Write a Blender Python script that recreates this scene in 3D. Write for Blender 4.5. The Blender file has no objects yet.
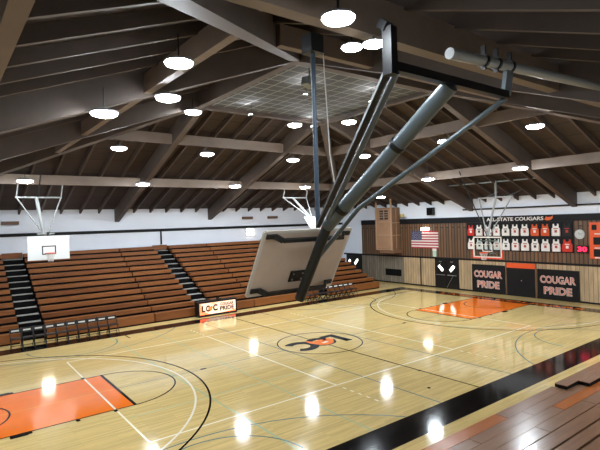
import bpy, math
from mathutils import Vector, Matrix

SC = bpy.context.scene
COL = SC.collection
V = Vector

# ------------------------------------------------------------------ materials
def s2l(c):
    return tuple(((x / 255 + .055) / 1.055) ** 2.4 if x / 255 > .04045 else x / 255 / 12.92 for x in c)

def mat(name, rgb, rough=.6, metal=0, coat=0, noise=0, nscale=4, stretch=(1, 1, 1), emit=0, spec=.5, bump=0):
    m = bpy.data.materials.new(name); m.use_nodes = True
    nt = m.node_tree; b = nt.nodes['Principled BSDF']
    c = s2l(rgb)
    b.inputs['Base Color'].default_value = (*c, 1)
    b.inputs['Roughness'].default_value = rough
    b.inputs['Metallic'].default_value = metal
    b.inputs['Coat Weight'].default_value = coat
    b.inputs['Coat Roughness'].default_value = .08
    b.inputs['Specular IOR Level'].default_value = spec
    if emit:
        b.inputs['Emission Color'].default_value = (*c, 1)
        b.inputs['Emission Strength'].default_value = emit
    if noise:
        tc = nt.nodes.new('ShaderNodeTexCoord'); mp = nt.nodes.new('ShaderNodeMapping')
        mp.inputs['Scale'].default_value = stretch
        nz = nt.nodes.new('ShaderNodeTexNoise'); nz.inputs['Scale'].default_value = nscale
        nz.inputs['Detail'].default_value = 5
        rp = nt.nodes.new('ShaderNodeValToRGB')
        rp.color_ramp.elements[0].position = .3; rp.color_ramp.elements[1].position = .7
        rp.color_ramp.elements[0].color = (*[x * (1 - noise) for x in c], 1)
        rp.color_ramp.elements[1].color = (*[min(1, x * (1 + noise)) for x in c], 1)
        L = nt.links.new
        L(tc.outputs['Object'], mp.inputs['Vector']); L(mp.outputs['Vector'], nz.inputs['Vector'])
        L(nz.outputs['Fac'], rp.inputs['Fac']); L(rp.outputs['Color'], b.inputs['Base Color'])
        if bump:
            bp = nt.nodes.new('ShaderNodeBump'); bp.inputs['Strength'].default_value = bump
            L(nz.outputs['Fac'], bp.inputs['Height']); L(bp.outputs['Normal'], b.inputs['Normal'])
    return m

def planks(name, rgb, axis_along, axis_across, width, length, rough, vary=.18, gap=.35, coat=0, grain=.12, spec=.5, mort=.035):
    """planks running along one axis (0,1,2) and stacked across another"""
    m = bpy.data.materials.new(name); m.use_nodes = True
    nt = m.node_tree; L = nt.links.new; N = nt.nodes.new
    b = nt.nodes['Principled BSDF']; c = s2l(rgb)
    b.inputs['Roughness'].default_value = rough
    b.inputs['Coat Weight'].default_value = coat; b.inputs['Coat Roughness'].default_value = .07
    b.inputs['Specular IOR Level'].default_value = spec
    tc = N('ShaderNodeTexCoord'); sp = N('ShaderNodeSeparateXYZ'); cb = N('ShaderNodeCombineXYZ')
    L(tc.outputs['Object'], sp.inputs[0])
    L(sp.outputs[axis_along], cb.inputs[0]); L(sp.outputs[axis_across], cb.inputs[1])
    br = N('ShaderNodeTexBrick'); L(cb.outputs[0], br.inputs['Vector'])
    br.inputs['Scale'].default_value = 1; br.inputs['Brick Width'].default_value = length
    br.inputs['Row Height'].default_value = width; br.inputs['Mortar Size'].default_value = width * mort
    br.inputs['Color1'].default_value = (*[x * (1 - vary) for x in c], 1)
    br.inputs['Color2'].default_value = (*[min(1, x * (1 + vary)) for x in c], 1)
    br.inputs['Mortar'].default_value = (*[x * (1 - gap) for x in c], 1)
    mp = N('ShaderNodeMapping'); mp.inputs['Scale'].default_value = (.7, 9 / max(width * 10, .6), 1)
    nz = N('ShaderNodeTexNoise'); nz.inputs['Scale'].default_value = 1.5; nz.inputs['Detail'].default_value = 5
    L(cb.outputs[0], mp.inputs[0]); L(mp.outputs[0], nz.inputs['Vector'])
    mr = N('ShaderNodeMapRange'); mr.inputs[1].default_value = .3; mr.inputs[2].default_value = .7
    mr.inputs[3].default_value = 1 - grain; mr.inputs[4].default_value = 1 + grain
    L(nz.outputs['Fac'], mr.inputs[0])
    vm = N('ShaderNodeVectorMath'); vm.operation = 'SCALE'
    L(br.outputs['Color'], vm.inputs[0]); L(mr.outputs[0], vm.inputs['Scale'])
    L(vm.outputs[0], b.inputs['Base Color'])
    return m

def grid_mat(name, tile, line, step, rough):
    m = bpy.data.materials.new(name); m.use_nodes = True
    nt = m.node_tree; L = nt.links.new; N = nt.nodes.new
    b = nt.nodes['Principled BSDF']; b.inputs['Roughness'].default_value = rough
    tc = N('ShaderNodeTexCoord'); br = N('ShaderNodeTexBrick'); L(tc.outputs['Object'], br.inputs['Vector'])
    br.offset = 0; br.inputs['Scale'].default_value = 1
    br.inputs['Brick Width'].default_value = step; br.inputs['Row Height'].default_value = step
    br.inputs['Mortar Size'].default_value = .03
    t, l = s2l(tile), s2l(line)
    br.inputs['Color1'].default_value = (*[x * .8 for x in t], 1); br.inputs['Color2'].default_value = (*[x * 1.2 for x in t], 1)
    br.inputs['Mortar'].default_value = (*l, 1)
    L(br.outputs['Color'], b.inputs['Base Color'])
    return m

M = {}
M['floor'] = planks('maple_floor', (218, 189, 124), 0, 1, .075, 1.6, .09, vary=.1, gap=.2, coat=.25, grain=.09)
M['orange_paint'] = mat('orange_floor_paint', (244, 118, 18), .11, coat=.25, noise=.05, nscale=2)
M['black_paint'] = mat('black_floor_paint', (9, 8, 8), .1, spec=.27)
M['white_paint'] = mat('white_floor_paint', (236, 226, 200), .2)
M['cream_line'] = mat('cream_floor_line', (246, 238, 206), .2)
M['teal_line'] = mat('teal_floor_line', (96, 124, 116), .2)
M['mint_line'] = mat('mint_floor_line', (172, 186, 142), .2)
M['yellow_line'] = mat('amber_floor_line', (240, 150, 50), .2)
M['white_wall'] = mat('white_wall_paint', (232, 238, 248), .7, noise=.03, nscale=.5)
M['siding'] = planks('dark_wood_siding', (108, 78, 52), 2, 1, .24, 9, .55, vary=.28, gap=.85, grain=.15, mort=.14)
M['pale_wood'] = planks('pale_wood_boards', (180, 154, 118), 2, 1, .24, 9, .6, vary=.16, gap=.6, grain=.2, mort=.07)
M['grey_wood'] = planks('weathered_grey_boards', (118, 108, 94), 2, 1, .24, 9, .65, vary=.16, gap=.6, grain=.25, mort=.07)
M['black_trim'] = mat('black_trim', (9, 9, 11), .6, spec=.3)
M['deck_y'] = planks('roof_deck_boards', (54, 41, 34), 0, 1, 1.15, 2.26, .8, vary=.08, gap=.5, grain=.12)
M['deck_x'] = planks('roof_deck_boards_side', (54, 41, 34), 1, 0, 1.15, 2.26, .8, vary=.08, gap=.5, grain=.12)
M['beam'] = mat('brown_timber_beam', (82, 70, 62), .6, noise=.12, nscale=1.5)
M['purlin'] = mat('brown_timber_purlin', (112, 96, 83), .6, noise=.1, nscale=1.5)
M['rafter'] = mat('brown_timber_rafter', (72, 59, 50), .65, noise=.1, nscale=2)
M['grid'] = grid_mat('grey_grid_ceiling', (62, 63, 62), (132, 132, 126), .6, .85)
M['bleach'] = mat('varnished_bleacher_wood', (136, 82, 40), .38, noise=.16, nscale=2.2, stretch=(.5, 5, 5))
M['bleach2'] = mat('varnished_bleacher_wood_darker', (124, 72, 34), .38, noise=.16, nscale=2.2, stretch=(.5, 5, 5))
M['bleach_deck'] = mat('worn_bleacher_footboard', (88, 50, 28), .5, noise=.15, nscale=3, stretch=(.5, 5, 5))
M['brownseat'] = mat('brown_glossy_plank', (144, 106, 80), .22, noise=.12, nscale=3, stretch=(.5, 5, 5), coat=.2)
M['orangeseat'] = mat('orange_glossy_plank', (176, 98, 42), .22, noise=.12, nscale=3, stretch=(.5, 5, 5), coat=.2)
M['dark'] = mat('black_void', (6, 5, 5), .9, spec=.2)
M['tread'] = mat('grey_step_tread', (158, 154, 148), .5, noise=.06, nscale=6)
M['black_metal'] = mat('black_metal', (12, 12, 13), .42, spec=.4)
M['dark_tube'] = mat('dark_grey_painted_steel', (36, 39, 40), .4, metal=.3)
M['grey_tube'] = mat('grey_painted_steel', (128, 138, 142), .35, metal=.3)
M['blue_pole'] = mat('blue_grey_painted_steel', (58, 72, 86), .4)
M['light_tube'] = mat('light_grey_painted_steel', (176, 178, 176), .35)
M['board_back'] = mat('tan_plywood_board_back', (206, 186, 168), .6, noise=.05, nscale=3)
M['board_edge'] = mat('off_white_board_edge', (214, 206, 194), .5)
M['board_white'] = mat('white_backboard_face', (232, 236, 236), .35)
M['rim'] = mat('orange_rim_steel', (226, 84, 46), .4)
M['net'] = mat('white_net_cord', (224, 222, 216), .8)
M['pad'] = mat('orange_red_edge_pad', (216, 74, 48), .5)
M['mid_tube'] = mat('mid_grey_painted_steel', (142, 144, 142), .35)
M['mast_tube'] = mat('slate_grey_painted_steel', (88, 97, 100), .32, metal=.3)
M['glass'] = mat('clear_backboard_glass', (220, 232, 232), .05)
M['glass'].node_tree.nodes['Principled BSDF'].inputs['Transmission Weight'].default_value = 1
M['glass'].node_tree.nodes['Principled BSDF'].inputs['IOR'].default_value = 1.02
M['lens'] = mat('lit_lamp_lens', (238, 247, 255), .4, emit=185)
M['lens_small'] = mat('lit_wall_light', (255, 244, 226), .4, emit=22)
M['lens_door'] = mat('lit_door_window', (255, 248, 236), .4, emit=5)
M['uplens'] = mat('lit_uplight_lens', (244, 248, 255), .4, emit=420)  # for the added uplights under the grid ceiling
M['housing'] = mat('grey_lamp_housing', (150, 152, 156), .45)
M['sign_lit'] = mat('backlit_sign_white', (255, 216, 188), .4, emit=1.0)
M['sign_orange'] = mat('backlit_sign_orange', (240, 128, 66), .4, emit=.9)
M['sign_black'] = mat('sign_black_print', (18, 14, 14), .5)
M['sign_grey'] = mat('sign_grey_print', (34, 26, 26), .5)
M['banner'] = mat('black_vinyl_pad', (9, 9, 12), .6, spec=.3)
M['salmon'] = mat('salmon_letter', (206, 128, 106), .5)
M['white_letter'] = mat('white_letter', (232, 226, 220), .5)
M['orange_panel'] = mat('orange_panel', (226, 84, 26), .5)
M['orange_letter'] = mat('orange_letter', (228, 100, 40), .5)
M['jersey_white'] = mat('white_jersey_cloth', (226, 224, 218), .8, noise=.04, nscale=12)
M['jersey_red'] = mat('red_jersey_cloth', (196, 48, 34), .8, noise=.05, nscale=12)
M['jersey_orange'] = mat('orange_jersey_cloth', (208, 84, 42), .8, noise=.05, nscale=12)
M['jersey_black'] = mat('black_jersey_cloth', (26, 24, 26), .8)
M['red_trim'] = mat('red_trim', (170, 60, 50), .7)
M['dark_print'] = mat('dark_print', (52, 44, 46), .7)
M['led'] = mat('red_led_digits', (255, 30, 70), .4, emit=3.2)
M['score_white'] = mat('white_score_digit', (245, 245, 240), .5, emit=.5)
M['clock_face'] = mat('clock_face', (190, 194, 190), .5)
M['flag_red'] = mat('flag_red', (170, 44, 52), .8)
M['flag_white'] = mat('flag_white', (222, 214, 208), .8)
M['flag_blue'] = mat('flag_blue', (40, 44, 84), .8)
M['box_wood'] = mat('light_plywood_panel', (160, 122, 92), .6, noise=.1, nscale=2.5)
M['box_frame'] = mat('plywood_frame', (176, 142, 112), .6, noise=.08, nscale=3)
M['box_side'] = mat('brown_plywood_side', (124, 92, 68), .6, noise=.1, nscale=2.5)
M['paper'] = mat('white_paper', (224, 222, 214), .8)
M['green_paper'] = mat('pale_green_paper', (178, 206, 186), .8)
M['chair_seat'] = mat('black_chair_vinyl', (30, 22, 25), .4)
M['steel'] = mat('brushed_steel', (176, 178, 180), .3, metal=.8)
M['yellow'] = mat('yellow_plastic', (214, 190, 120), .5)
M['rope'] = mat('pale_rope', (190, 190, 186), .8)
M['brown_box'] = mat('brown_bracket', (108, 80, 62), .6)

# ------------------------------------------------------------------ mesh builder
ORG = {}

class MB:
    def __init__(self): self.v = []; self.f = []; self.mi = []; self.cur = 0; self.smooth = []
    def add(self, vs, fs, sm=False):
        o = len(self.v); self.v += [V(p) for p in vs]
        for f in fs:
            self.f.append([i + o for i in f]); self.mi.append(self.cur); self.smooth.append(sm)
        return self
    def box(self, x0, x1, y0, y1, z0, z1):
        vs = [(x, y, z) for x in (x0, x1) for y in (y0, y1) for z in (z0, z1)]
        return self.add(vs, [(0, 1, 3, 2), (4, 6, 7, 5), (0, 4, 5, 1), (2, 3, 7, 6), (0, 2, 6, 4), (1, 5, 7, 3)])
    def bar(self, A, B, w, h, up=(0, 0, 1), lift=0):
        """box from A to B, w wide, h high; lift shifts the section along its up direction"""
        A, B = V(A), V(B); d = (B - A).normalized(); u = V(up); s = d.cross(u).normalized(); u = s.cross(d).normalized()
        vs = []
        for p in (A, B):
            for a in (-w / 2, w / 2):
                for c in (-h / 2, h / 2): vs.append(p + s * a + u * (c + lift))
        return self.add(vs, [(0, 1, 3, 2), (4, 6, 7, 5), (0, 4, 5, 1), (2, 3, 7, 6), (0, 2, 6, 4), (1, 5, 7, 3)])
    def vbar(self, A, B, w, h):
        """sloping beam: vertical sides, A and B on its bottom centre line, h measured vertically upward"""
        A, B = V(A), V(B); d = B - A; s = V((d.y, -d.x, 0)).normalized() * (w / 2)
        vs = [A - s, A + s, A - s + V((0, 0, h)), A + s + V((0, 0, h)), B - s, B + s, B - s + V((0, 0, h)), B + s + V((0, 0, h))]
        return self.add(vs, [(0, 1, 3, 2), (4, 6, 7, 5), (0, 4, 5, 1), (2, 3, 7, 6), (0, 2, 6, 4), (1, 5, 7, 3)])
    def tube(self, pts, r, n=12, cap=True):
        pts = [V(p) for p in pts]; rings = []; prev = None
        for i, p in enumerate(pts):
            d = (pts[min(i + 1, len(pts) - 1)] - pts[max(i - 1, 0)]).normalized()
            if prev is None: a = d.orthogonal().normalized()
            else: a = (prev - d * prev.dot(d)).normalized()
            prev = a; b = d.cross(a)
            rr = r[i] if isinstance(r, (list, tuple)) else r
            rings.append([p + a * math.cos(t) * rr + b * math.sin(t) * rr for t in [2 * math.pi * k / n for k in range(n)]])
        o = [q for g in rings for q in g]; fs = []
        for i in range(len(pts) - 1):
            for k in range(n):
                fs.append((i * n + k, i * n + (k + 1) % n, (i + 1) * n + (k + 1) % n, (i + 1) * n + k))
        self.add(o, fs, True)
        if cap:
            self.add(rings[0], [tuple(range(n))[::-1]]); self.add(rings[-1], [tuple(range(n))])
        return self
    def ringtube(self, c, R, r, ax=(0, 0, 1), n=28):
        ax = V(ax).normalized(); a = ax.orthogonal().normalized(); b = ax.cross(a); c = V(c)
        vs = []; fs = []; m = 8
        for i in range(n):
            t = 2 * math.pi * i / n; d = a * math.cos(t) + b * math.sin(t)
            for j in range(m):
                q = 2 * math.pi * j / m
                vs.append(c + d * (R + r * math.cos(q)) + ax * r * math.sin(q))
        for i in range(n):
            for j in range(m):
                fs.append((i * m + j, ((i + 1) % n) * m + j, ((i + 1) % n) * m + (j + 1) % m, i * m + (j + 1) % m))
        return self.add(vs, fs, True)
    def lathe(self, prof, c, n=24):
        """profile of (radius, z) around a vertical axis through c"""
        vs = []; fs = []; c = V(c)
        for r, z in prof:
            for k in range(n):
                t = 2 * math.pi * k / n; vs.append(c + V((r * math.cos(t), r * math.sin(t), z)))
        for i in range(len(prof) - 1):
            for k in range(n):
                fs.append((i * n + k, i * n + (k + 1) % n, (i + 1) * n + (k + 1) % n, (i + 1) * n + k))
        self.add(vs, fs, True)
        self.add(vs[:n], [tuple(range(n))[::-1]]); self.add(vs[-n:], [tuple(range(n))])
        return self
    def poly(self, pts, o, X, Y, t):
        """outline in the plane (o,X,Y), thickened by t along X x Y"""
        o, X, Y = V(o), V(X), V(Y); Z = X.cross(Y).normalized(); n = len(pts)
        f0 = [o + X * a + Y * b for a, b in pts]; f1 = [p + Z * t for p in f0]
        self.add(f0 + f1, [tuple(range(n))[::-1], tuple(range(n, 2 * n))] +
                 [(i, (i + 1) % n, n + (i + 1) % n, n + i) for i in range(n)])
        return self
    def strip(self, pts, w, z, h=.0012):
        """flat painted line along 2D points"""
        pts = [V((p[0], p[1], 0)) for p in pts]; L = []; R = []
        for i, p in enumerate(pts):
            d = (pts[min(i + 1, len(pts) - 1)] - pts[max(i - 1, 0)]).normalized(); s = V((-d.y, d.x, 0)) * (w / 2)
            L.append(p + s + V((0, 0, z))); R.append(p - s + V((0, 0, z)))
        n = len(pts)
        return self.add(L + R, [(n + i, n + i + 1, i + 1, i) for i in range(n - 1)])
    def arc(self, cx, cy, r, a0, a1, w, z, n=64):
        return self.strip([(cx + r * math.cos(math.radians(a0 + (a1 - a0) * i / n)), cy + r * math.sin(math.radians(a0 + (a1 - a0) * i / n))) for i in range(n + 1)], w, z)
    def rect(self, x0, x1, y0, y1, z):
        return self.add([(x0, y0, z), (x1, y0, z), (x1, y1, z), (x0, y1, z)], [(0, 1, 2, 3)])
    def build(self, name, m, parent=None, origin=None, kind=None):
        og = V(ORG[parent.name]) if parent is not None else V(origin or (0, 0, 0))
        me = bpy.data.meshes.new(name)
        me.from_pydata([p - og for p in self.v], [], self.f)
        for mm in (m if isinstance(m, (list, tuple)) else [m]): me.materials.append(mm)
        for p, i, s in zip(me.polygons, self.mi, self.smooth): p.material_index = i; p.use_smooth = s
        me.validate(); me.update()
        o = bpy.data.objects.new(name, me); COL.objects.link(o)
        if parent is not None: o.parent = parent
        else: o.location = og
        ORG[o.name] = tuple(og)
        if kind: o['kind'] = kind
        return o

def tag(o, label, cat, group=None):
    o['label'] = label; o['category'] = cat
    if group: o['group'] = group
    return o

def thing(name, label, cat, loc, group=None):
    o = bpy.data.objects.new(name, None); o.empty_display_size = .2; COL.objects.link(o)
    o.location = loc; ORG[o.name] = tuple(loc)
    return tag(o, label, cat, group)

def copy_tree(o, parent=None):
    c = o.copy(); COL.objects.link(c)
    if parent is not None: c.parent = parent
    for ch in list(o.children): copy_tree(ch, c)
    return c

def struct(name, mb, m): return mb.build(name, m, kind='structure')

def text(body, o, X, Y, width, height, m, name='lettering', parent=None, depth=.008, bold=.02, origin=None):
    """lettering as a mesh, fitted to width x height in the plane (o = lower left corner, X, Y)"""
    cu = bpy.data.curves.new('letters', 'FONT'); cu.body = body; cu.size = 1; cu.offset = bold; cu.extrude = .01
    cu.resolution_u = 3
    ob = bpy.data.objects.new('letters', cu); COL.objects.link(ob)
    dg = bpy.context.evaluated_depsgraph_get(); dg.update()
    me = bpy.data.meshes.new_from_object(ob.evaluated_get(dg))
    bpy.data.objects.remove(ob)
    xs = [v.co.x for v in me.vertices]; ys = [v.co.y for v in me.vertices]
    x0, x1, y0, y1 = min(xs), max(xs), min(ys), max(ys)
    o, X, Y = V(o), V(X), V(Y); Z = X.cross(Y).normalized()
    mb = MB()
    mb.add([o + X * ((v.co.x - x0) / (x1 - x0) * width) + Y * ((v.co.y - y0) / (y1 - y0) * height) + Z * (depth * (v.co.z + .01) / .02) for v in me.vertices],
           [tuple(p.vertices) for p in me.polygons])
    bpy.data.meshes.remove(me)
    return mb.build(name, m, parent, origin)

ORD = ['first', 'second', 'third', 'fourth', 'fifth', 'sixth', 'seventh', 'eighth', 'ninth', 'tenth', 'eleventh', 'twelfth', 'thirteenth']

# ------------------------------------------------------------------ key dimensions
W = 16.8                 # half width of the square hall
H = 3.6                  # half width of the flat centre of the roof
ZE, ZT = 5.6, 10.45      # underside of the main beams at the wall and at the centre
SL = (ZT - ZE) / (W - H)
DZ = .85                 # deck above beam undersides
def zr(d): return ZE + SL * (W - d)     # underside line at distance d from the centre
CL, CW = 14.3256, 7.62

# ------------------------------------------------------------------ floor and markings
fl = struct('floor', MB().box(-W, W, -W, W, -.2, 0), M['floor'])
def mark(name, mb, m):
    o = mb.build(name, m, parent=fl); o['kind'] = 'structure'; return o

mb = MB()
for s in (-1, 1):
    a = s * CL; b = s * (CL - 5.79); mb.rect(min(a, b), max(a, b), -1.83, 1.83, .0015)
mark('key_paint', mb, M['orange_paint'])
mb = MB(); bw = .98
mb.rect(-CL - bw, CL + bw, CW, CW + bw, .0015).rect(-CL - bw, CL + bw, -CW - bw, -CW, .0015)
mb.rect(CL, CL + bw, -CW, CW, .0015).rect(-CL - bw, -CL, -CW, CW, .0015)
mark('boundary_band', mb, M['black_paint'])

mb = MB()                                    # teal and mint lines of the other courts
for sx in (-1, 1):
    for sy in (-1, 1):
        cx = sx * 8.3; cy = sy * 11.2
        for R, w in ((6.1, .05),):
            n = 60; pts = []
            for i in range(n + 1):
                t = math.pi * i / n; x = cx + R * math.cos(t); y = cy - sy * R * math.sin(t)
                if abs(y) < CW: pts.append((x, y))
            mb.strip(pts, w, .003)
        pts = [(cx + 1.83 * math.cos(t), sy * 7.2 - sy * 1.83 * math.sin(t)) for t in [math.pi * i / 30 for i in range(31)]]
        mb.strip(pts, .05, .003)
for sx in (-1, 1): mb.strip([(sx * 1.88, -CW), (sx * 1.88, CW)], .05, .003)
for s in (-1, 1): mb.strip([(s * 1.83, 0), (s * 8.5, 0)], .04, .003)
mark('teal_court_lines', mb, M['teal_line'])
mb = MB()
for sx in (-1, 1):
    mb.strip([(sx * 6.6, -CW), (sx * 6.6, CW)], .06, .0024)
    mb.strip([(sx * 4.6, -CW), (sx * 4.6, CW)], .05, .0024)
    mb.strip([(sx * 9.0, -2.7), (sx * 2, -2.7)], .05, .0024)
mark('mint_court_lines', mb, M['mint_line'])
mb = MB()
for s in (-1, 1): mb.strip([(s * 8.6, 0), (s * 12.4, 0)], .05, .0033)
mark('amber_key_lines', mb, M['yellow_line'])

mb = MB()                                    # cream volleyball court
for y in (-4.55, 4.55): mb.strip([(-9.1, y), (9.1, y)], .055, .004)
for x in (-9.1, 9.1): mb.strip([(x, -4.55), (x, 4.55)], .055, .004)
for x in (-3.08, 3.08):
    mb.strip([(x, -4.55), (x, 4.55)], .055, .004)
    for s in (-1, 1):
        for k in range(5): mb.strip([(x, s * (4.85 + .34 * k)), (x, s * (5.0 + .34 * k))], .055, .004)
mark('cream_volleyball_lines', mb, M['cream_line'])
mb = MB()
for s in (-1, 1):
    c = s * (CL - 1.575); a0 = 90 if s > 0 else -90
    mb.arc(c, 0, 6.32, a0, a0 + 180, .06, .0045)
    for q in (-1, 1): mb.strip([(c, q * 6.32), (s * CL, q * 6.32)], .06, .0045)
mark('white_three_point_lines', mb, M['white_paint'])
mb = MB()
mb.strip([(0, -CW), (0, CW)], .05, .0055)
mb.arc(0, 0, 1.83, 0, 360, .05, .0055)
for s in (-1, 1):
    c = s * (CL - 1.575); a0 = 90 if s > 0 else -90; xf = s * (CL - 5.79)
    mb.arc(c, 0, 6.75, a0, a0 + 180, .06, .0055)
    for q in (-1, 1):
        mb.strip([(c, q * 6.75), (s * CL, q * 6.75)], .06, .0055)
        mb.strip([(xf, q * 1.83), (s * CL, q * 1.83)], .045, .0055)
        for dx in (2.15, 3.05, 4.2, 5.2): mb.rect(s * (CL - dx) - .05, s * (CL - dx) + .05, min(q * 1.83, q * 2.0), max(q * 1.83, q * 2.0), .0055)
        mb.rect(min(s * (CL - 2.6), s * (CL - 3.0)), max(s * (CL - 2.6), s * (CL - 3.0)), min(q * 1.85, q * 2.05), max(q * 1.85, q * 2.05), .0052)
    mb.strip([(xf, -1.85), (xf, 1.85)], .09, .0055)
    mb.arc(xf, 0, 1.83, a0, a0 + 180, .05, .0055)
    mb.arc(c, 0, 1.22, a0, a0 + 180, .05, .0055)
    mb.rect(s * 5.48 - .11, s * 5.48 + .11, -.05, .05, .0055)
for x, y in ((-.02, -5.37), (-1.16, -6.65), (.02, 5.4)): mb.rect(x - .05, x + .05, y - .05, y + .05, .0055)
for x in (-5.9, 5.9): mb.strip([(x, 6.9), (x, CW)], .05, .0055)
mark('black_court_lines', mb, M['black_paint'])

# centre emblem, reads from the far side: L C C with an orange cougar head over the middle C
def c_letter(mb, cx, cy, R, w, gap, z, sx=1.0):
    """C turned to read from the far side: its mouth points to -x"""
    pts = []; n = 26; a0 = 180 + gap; a1 = 540 - gap
    A = [(cx + sx * R * math.cos(math.radians(a0 + (a1 - a0) * i / n)), cy + R * math.sin(math.radians(a0 + (a1 - a0) * i / n))) for i in range(n + 1)]
    mb.strip(A, w, z)
mb = MB().rect(.98, 1.32, -.66, .74, .006).rect(.55, .98, .44, .74, .006)
c_letter(mb, -.98, 0, .55, .36, 46, .006)
c_letter(mb, .1, .05, .52, .3, 40, .006)
mark('centre_emblem_letters', mb, M['black_paint'])
mb = MB()
pt = [(.75, .1), (.62, .42), (.5, .2), (.2, .35), (-.2, .3), (-.38, .62), (-.5, .35), (-.45, -.05), (-.35, -.4), (-.05, -.58), (.3, -.5), (.55, -.25)]
mb.add([(0.05, -.05, .0068)] + [(a + .05, b, .0068) for a, b in pt], [(0, (i + 1) % len(pt) + 1, i + 1) for i in range(len(pt))])
mark('centre_emblem_cougar', mb, M['orange_paint'])
mb = MB(); mb.add([(.02, -.25, .0074), (.34, -.2, .0074), (.3, -.05, .0074), (.0, -.1, .0074)], [(0, 1, 2, 3)])
mark('centre_emblem_highlight', mb, M['white_paint'])  # white detail painted on the cougar head
o = text('LASSEN COUGARS', (CL + .24, 4.6, .003), (0, -1, 0), (1, 0, 0), 9.2, .48, M['orange_paint'], 'baseline_lettering', fl, depth=.002)
o['kind'] = 'structure'

# ------------------------------------------------------------------ walls
struct('wall_far', MB().box(-W - .2, W + .2, W, W + .2, 0, 6.6), M['white_wall'])
struct('wall_left', MB().box(-W - .2, -W, -W, W, 0, 6.6), M['white_wall'])
struct('wall_near', MB().box(-W - .2, W + .2, -W - .2, -W, 0, 6.6), M['white_wall'])
struct('wall_right', MB().box(W, W + .2, -W, W, 0, 6.6), M['white_wall'])
# wood cladding of the right wall
struct('wall_right_siding', MB().box(W - .05, W, -W, 14.25, 2.27, 4.82), M['siding'])
struct('wall_right_boards', MB().box(W - .05, W, -W, 9.6, 0, 2.17), M['pale_wood'])
struct('wall_right_grey_boards', MB().box(W - .06, W, 9.6, 14.3, 0, 2.17), M['grey_wood'])
struct('trim_1', MB().box(W - .08, W, -W, 16.6, 2.16, 2.28), M['black_trim'])
struct('trim_2', MB().box(W - .1, W, -W, 14.25, 4.8, 5.2), M['black_trim'])
struct('trim_3', MB().box(-W, W, W - .06, W, 4.87, 5.06), M['black_trim'])
struct('trim_4', MB().box(-W, -W + .06, -W, W, 4.87, 5.06), M['black_trim'])
struct('trim_5', MB().box(W - .07, W, 7.85, 7.97, 0, 2.16), M['siding'])
struct('baseboard_right', MB().box(W - .07, W, -W, 14.3, 0, .1), M['black_trim'])

# ------------------------------------------------------------------ roof
def ang_pts(side, a, d, z):
    return {'far': (a, d, z), 'near': (-a, -d, z), 'right': (d, -a, z), 'left': (-d, a, z)}[side]
for side in ('far', 'near', 'right', 'left'):
    mb = MB()
    p = [ang_pts(side, -W, W, zr(W) + DZ), ang_pts(side, W, W, zr(W) + DZ), ang_pts(side, H, H, zr(H) + DZ), ang_pts(side, -H, H, zr(H) + DZ)]
    q = [V(a) + V((0, 0, .15)) for a in p]
    mb.add(p + q, [(0, 1, 2, 3), (7, 6, 5, 4), (0, 4, 5, 1), (1, 5, 6, 2), (2, 6, 7, 3), (3, 7, 4, 0)])
    deck = struct('ceiling_' + side, mb, M['deck_y' if side in ('far', 'near') else 'deck_x'])
    for pz in ((11.7, 6.9) if side != 'left' else (12.4, 8.5)):
        z = zr(pz) + .08
        pu = MB().vbar(ang_pts(side, -pz + .3, pz, z), ang_pts(side, pz - .3, pz, z), .2, .5).build('purlin', M['purlin'], parent=deck); pu['kind'] = 'structure'
    k = -14
    for k in range(-14, 15):
        a = k * 1.1333
        if k in (-3, 3): continue
        d1 = max(abs(a) + .15, H)
        if W - d1 < .4: continue
        ra = MB().vbar(ang_pts(side, a, W, zr(W) + DZ - .27), ang_pts(side, a, d1, zr(d1) + DZ - .27), .1, .27).build('rafter', M['rafter'], parent=deck); ra['kind'] = 'structure'
    for a in (-3.4, 3.4):
        struct('beam_' + side, MB().vbar(ang_pts(side, a, W, ZE), ang_pts(side, a, H, ZT), .3, DZ), M['beam'])
for sx in (-1, 1):
    for sy in (-1, 1):
        struct('beam_hip', MB().vbar((sx * W, sy * W, ZE), (sx * H, sy * H, ZT), .34, DZ), M['beam'])
mb = MB()
for s in (-1, 1):
    mb.box(-H - .15, H + .15, s * H - .15, s * H + .15, ZT - .05, ZT + .9)
    mb.box(s * H - .15, s * H + .15, -H + .15, H - .15, ZT - .05, ZT + .9)
struct('beam_centre_ring', mb, M['beam'])
struct('ceiling_grid', MB().box(-H + .1, H - .1, -H + .1, H - .1, ZT + .12, ZT + .2), M['grid'])

# ------------------------------------------------------------------ lamps
CAM = V((-13.0904, -16.0535, 5.2045))
def make_lamp(loc, label, sc, rod):
    x, y, z = loc
    t = thing('high_bay_lamp', label, 'lamp', loc, 'round high bay lamps under the roof')
    MB().lathe([(r * sc, h * sc) for r, h in ((.34, .0), (.32, -.05), (.2, -.095), (.02, -.11))][::1], (x, y, z), 28).build('lens', M['lens'], t)
    MB().lathe([(r * sc, h * sc) for r, h in ((.36, .001), (.36, .05), (.2, .1), (.1, .14))], (x, y, z), 28).build('housing', M['housing'], t)
    MB().tube([(x, y, z + .13 * sc), (x, y, z + rod)], .015, 8).build('rod', M['black_metal'], t)
    return t
def under(x, y):
    """height of the lowest roof member over a point"""
    a, b = sorted((abs(x), abs(y))); d = b
    if d < H + .6: return zr(d + .4) - .06 if d > H - .6 else ZT + .11
    if abs(a - 3.4) < .56 or b - a < .85: return zr(d + .36)
    for pz in ((11.7, 6.9) if not (x < 0 and abs(x) > abs(y)) else (12.4, 8.5)):
        if abs(d - pz) < .5: return zr(pz) + .07
    return zr(d + .4) + DZ - .28
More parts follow.
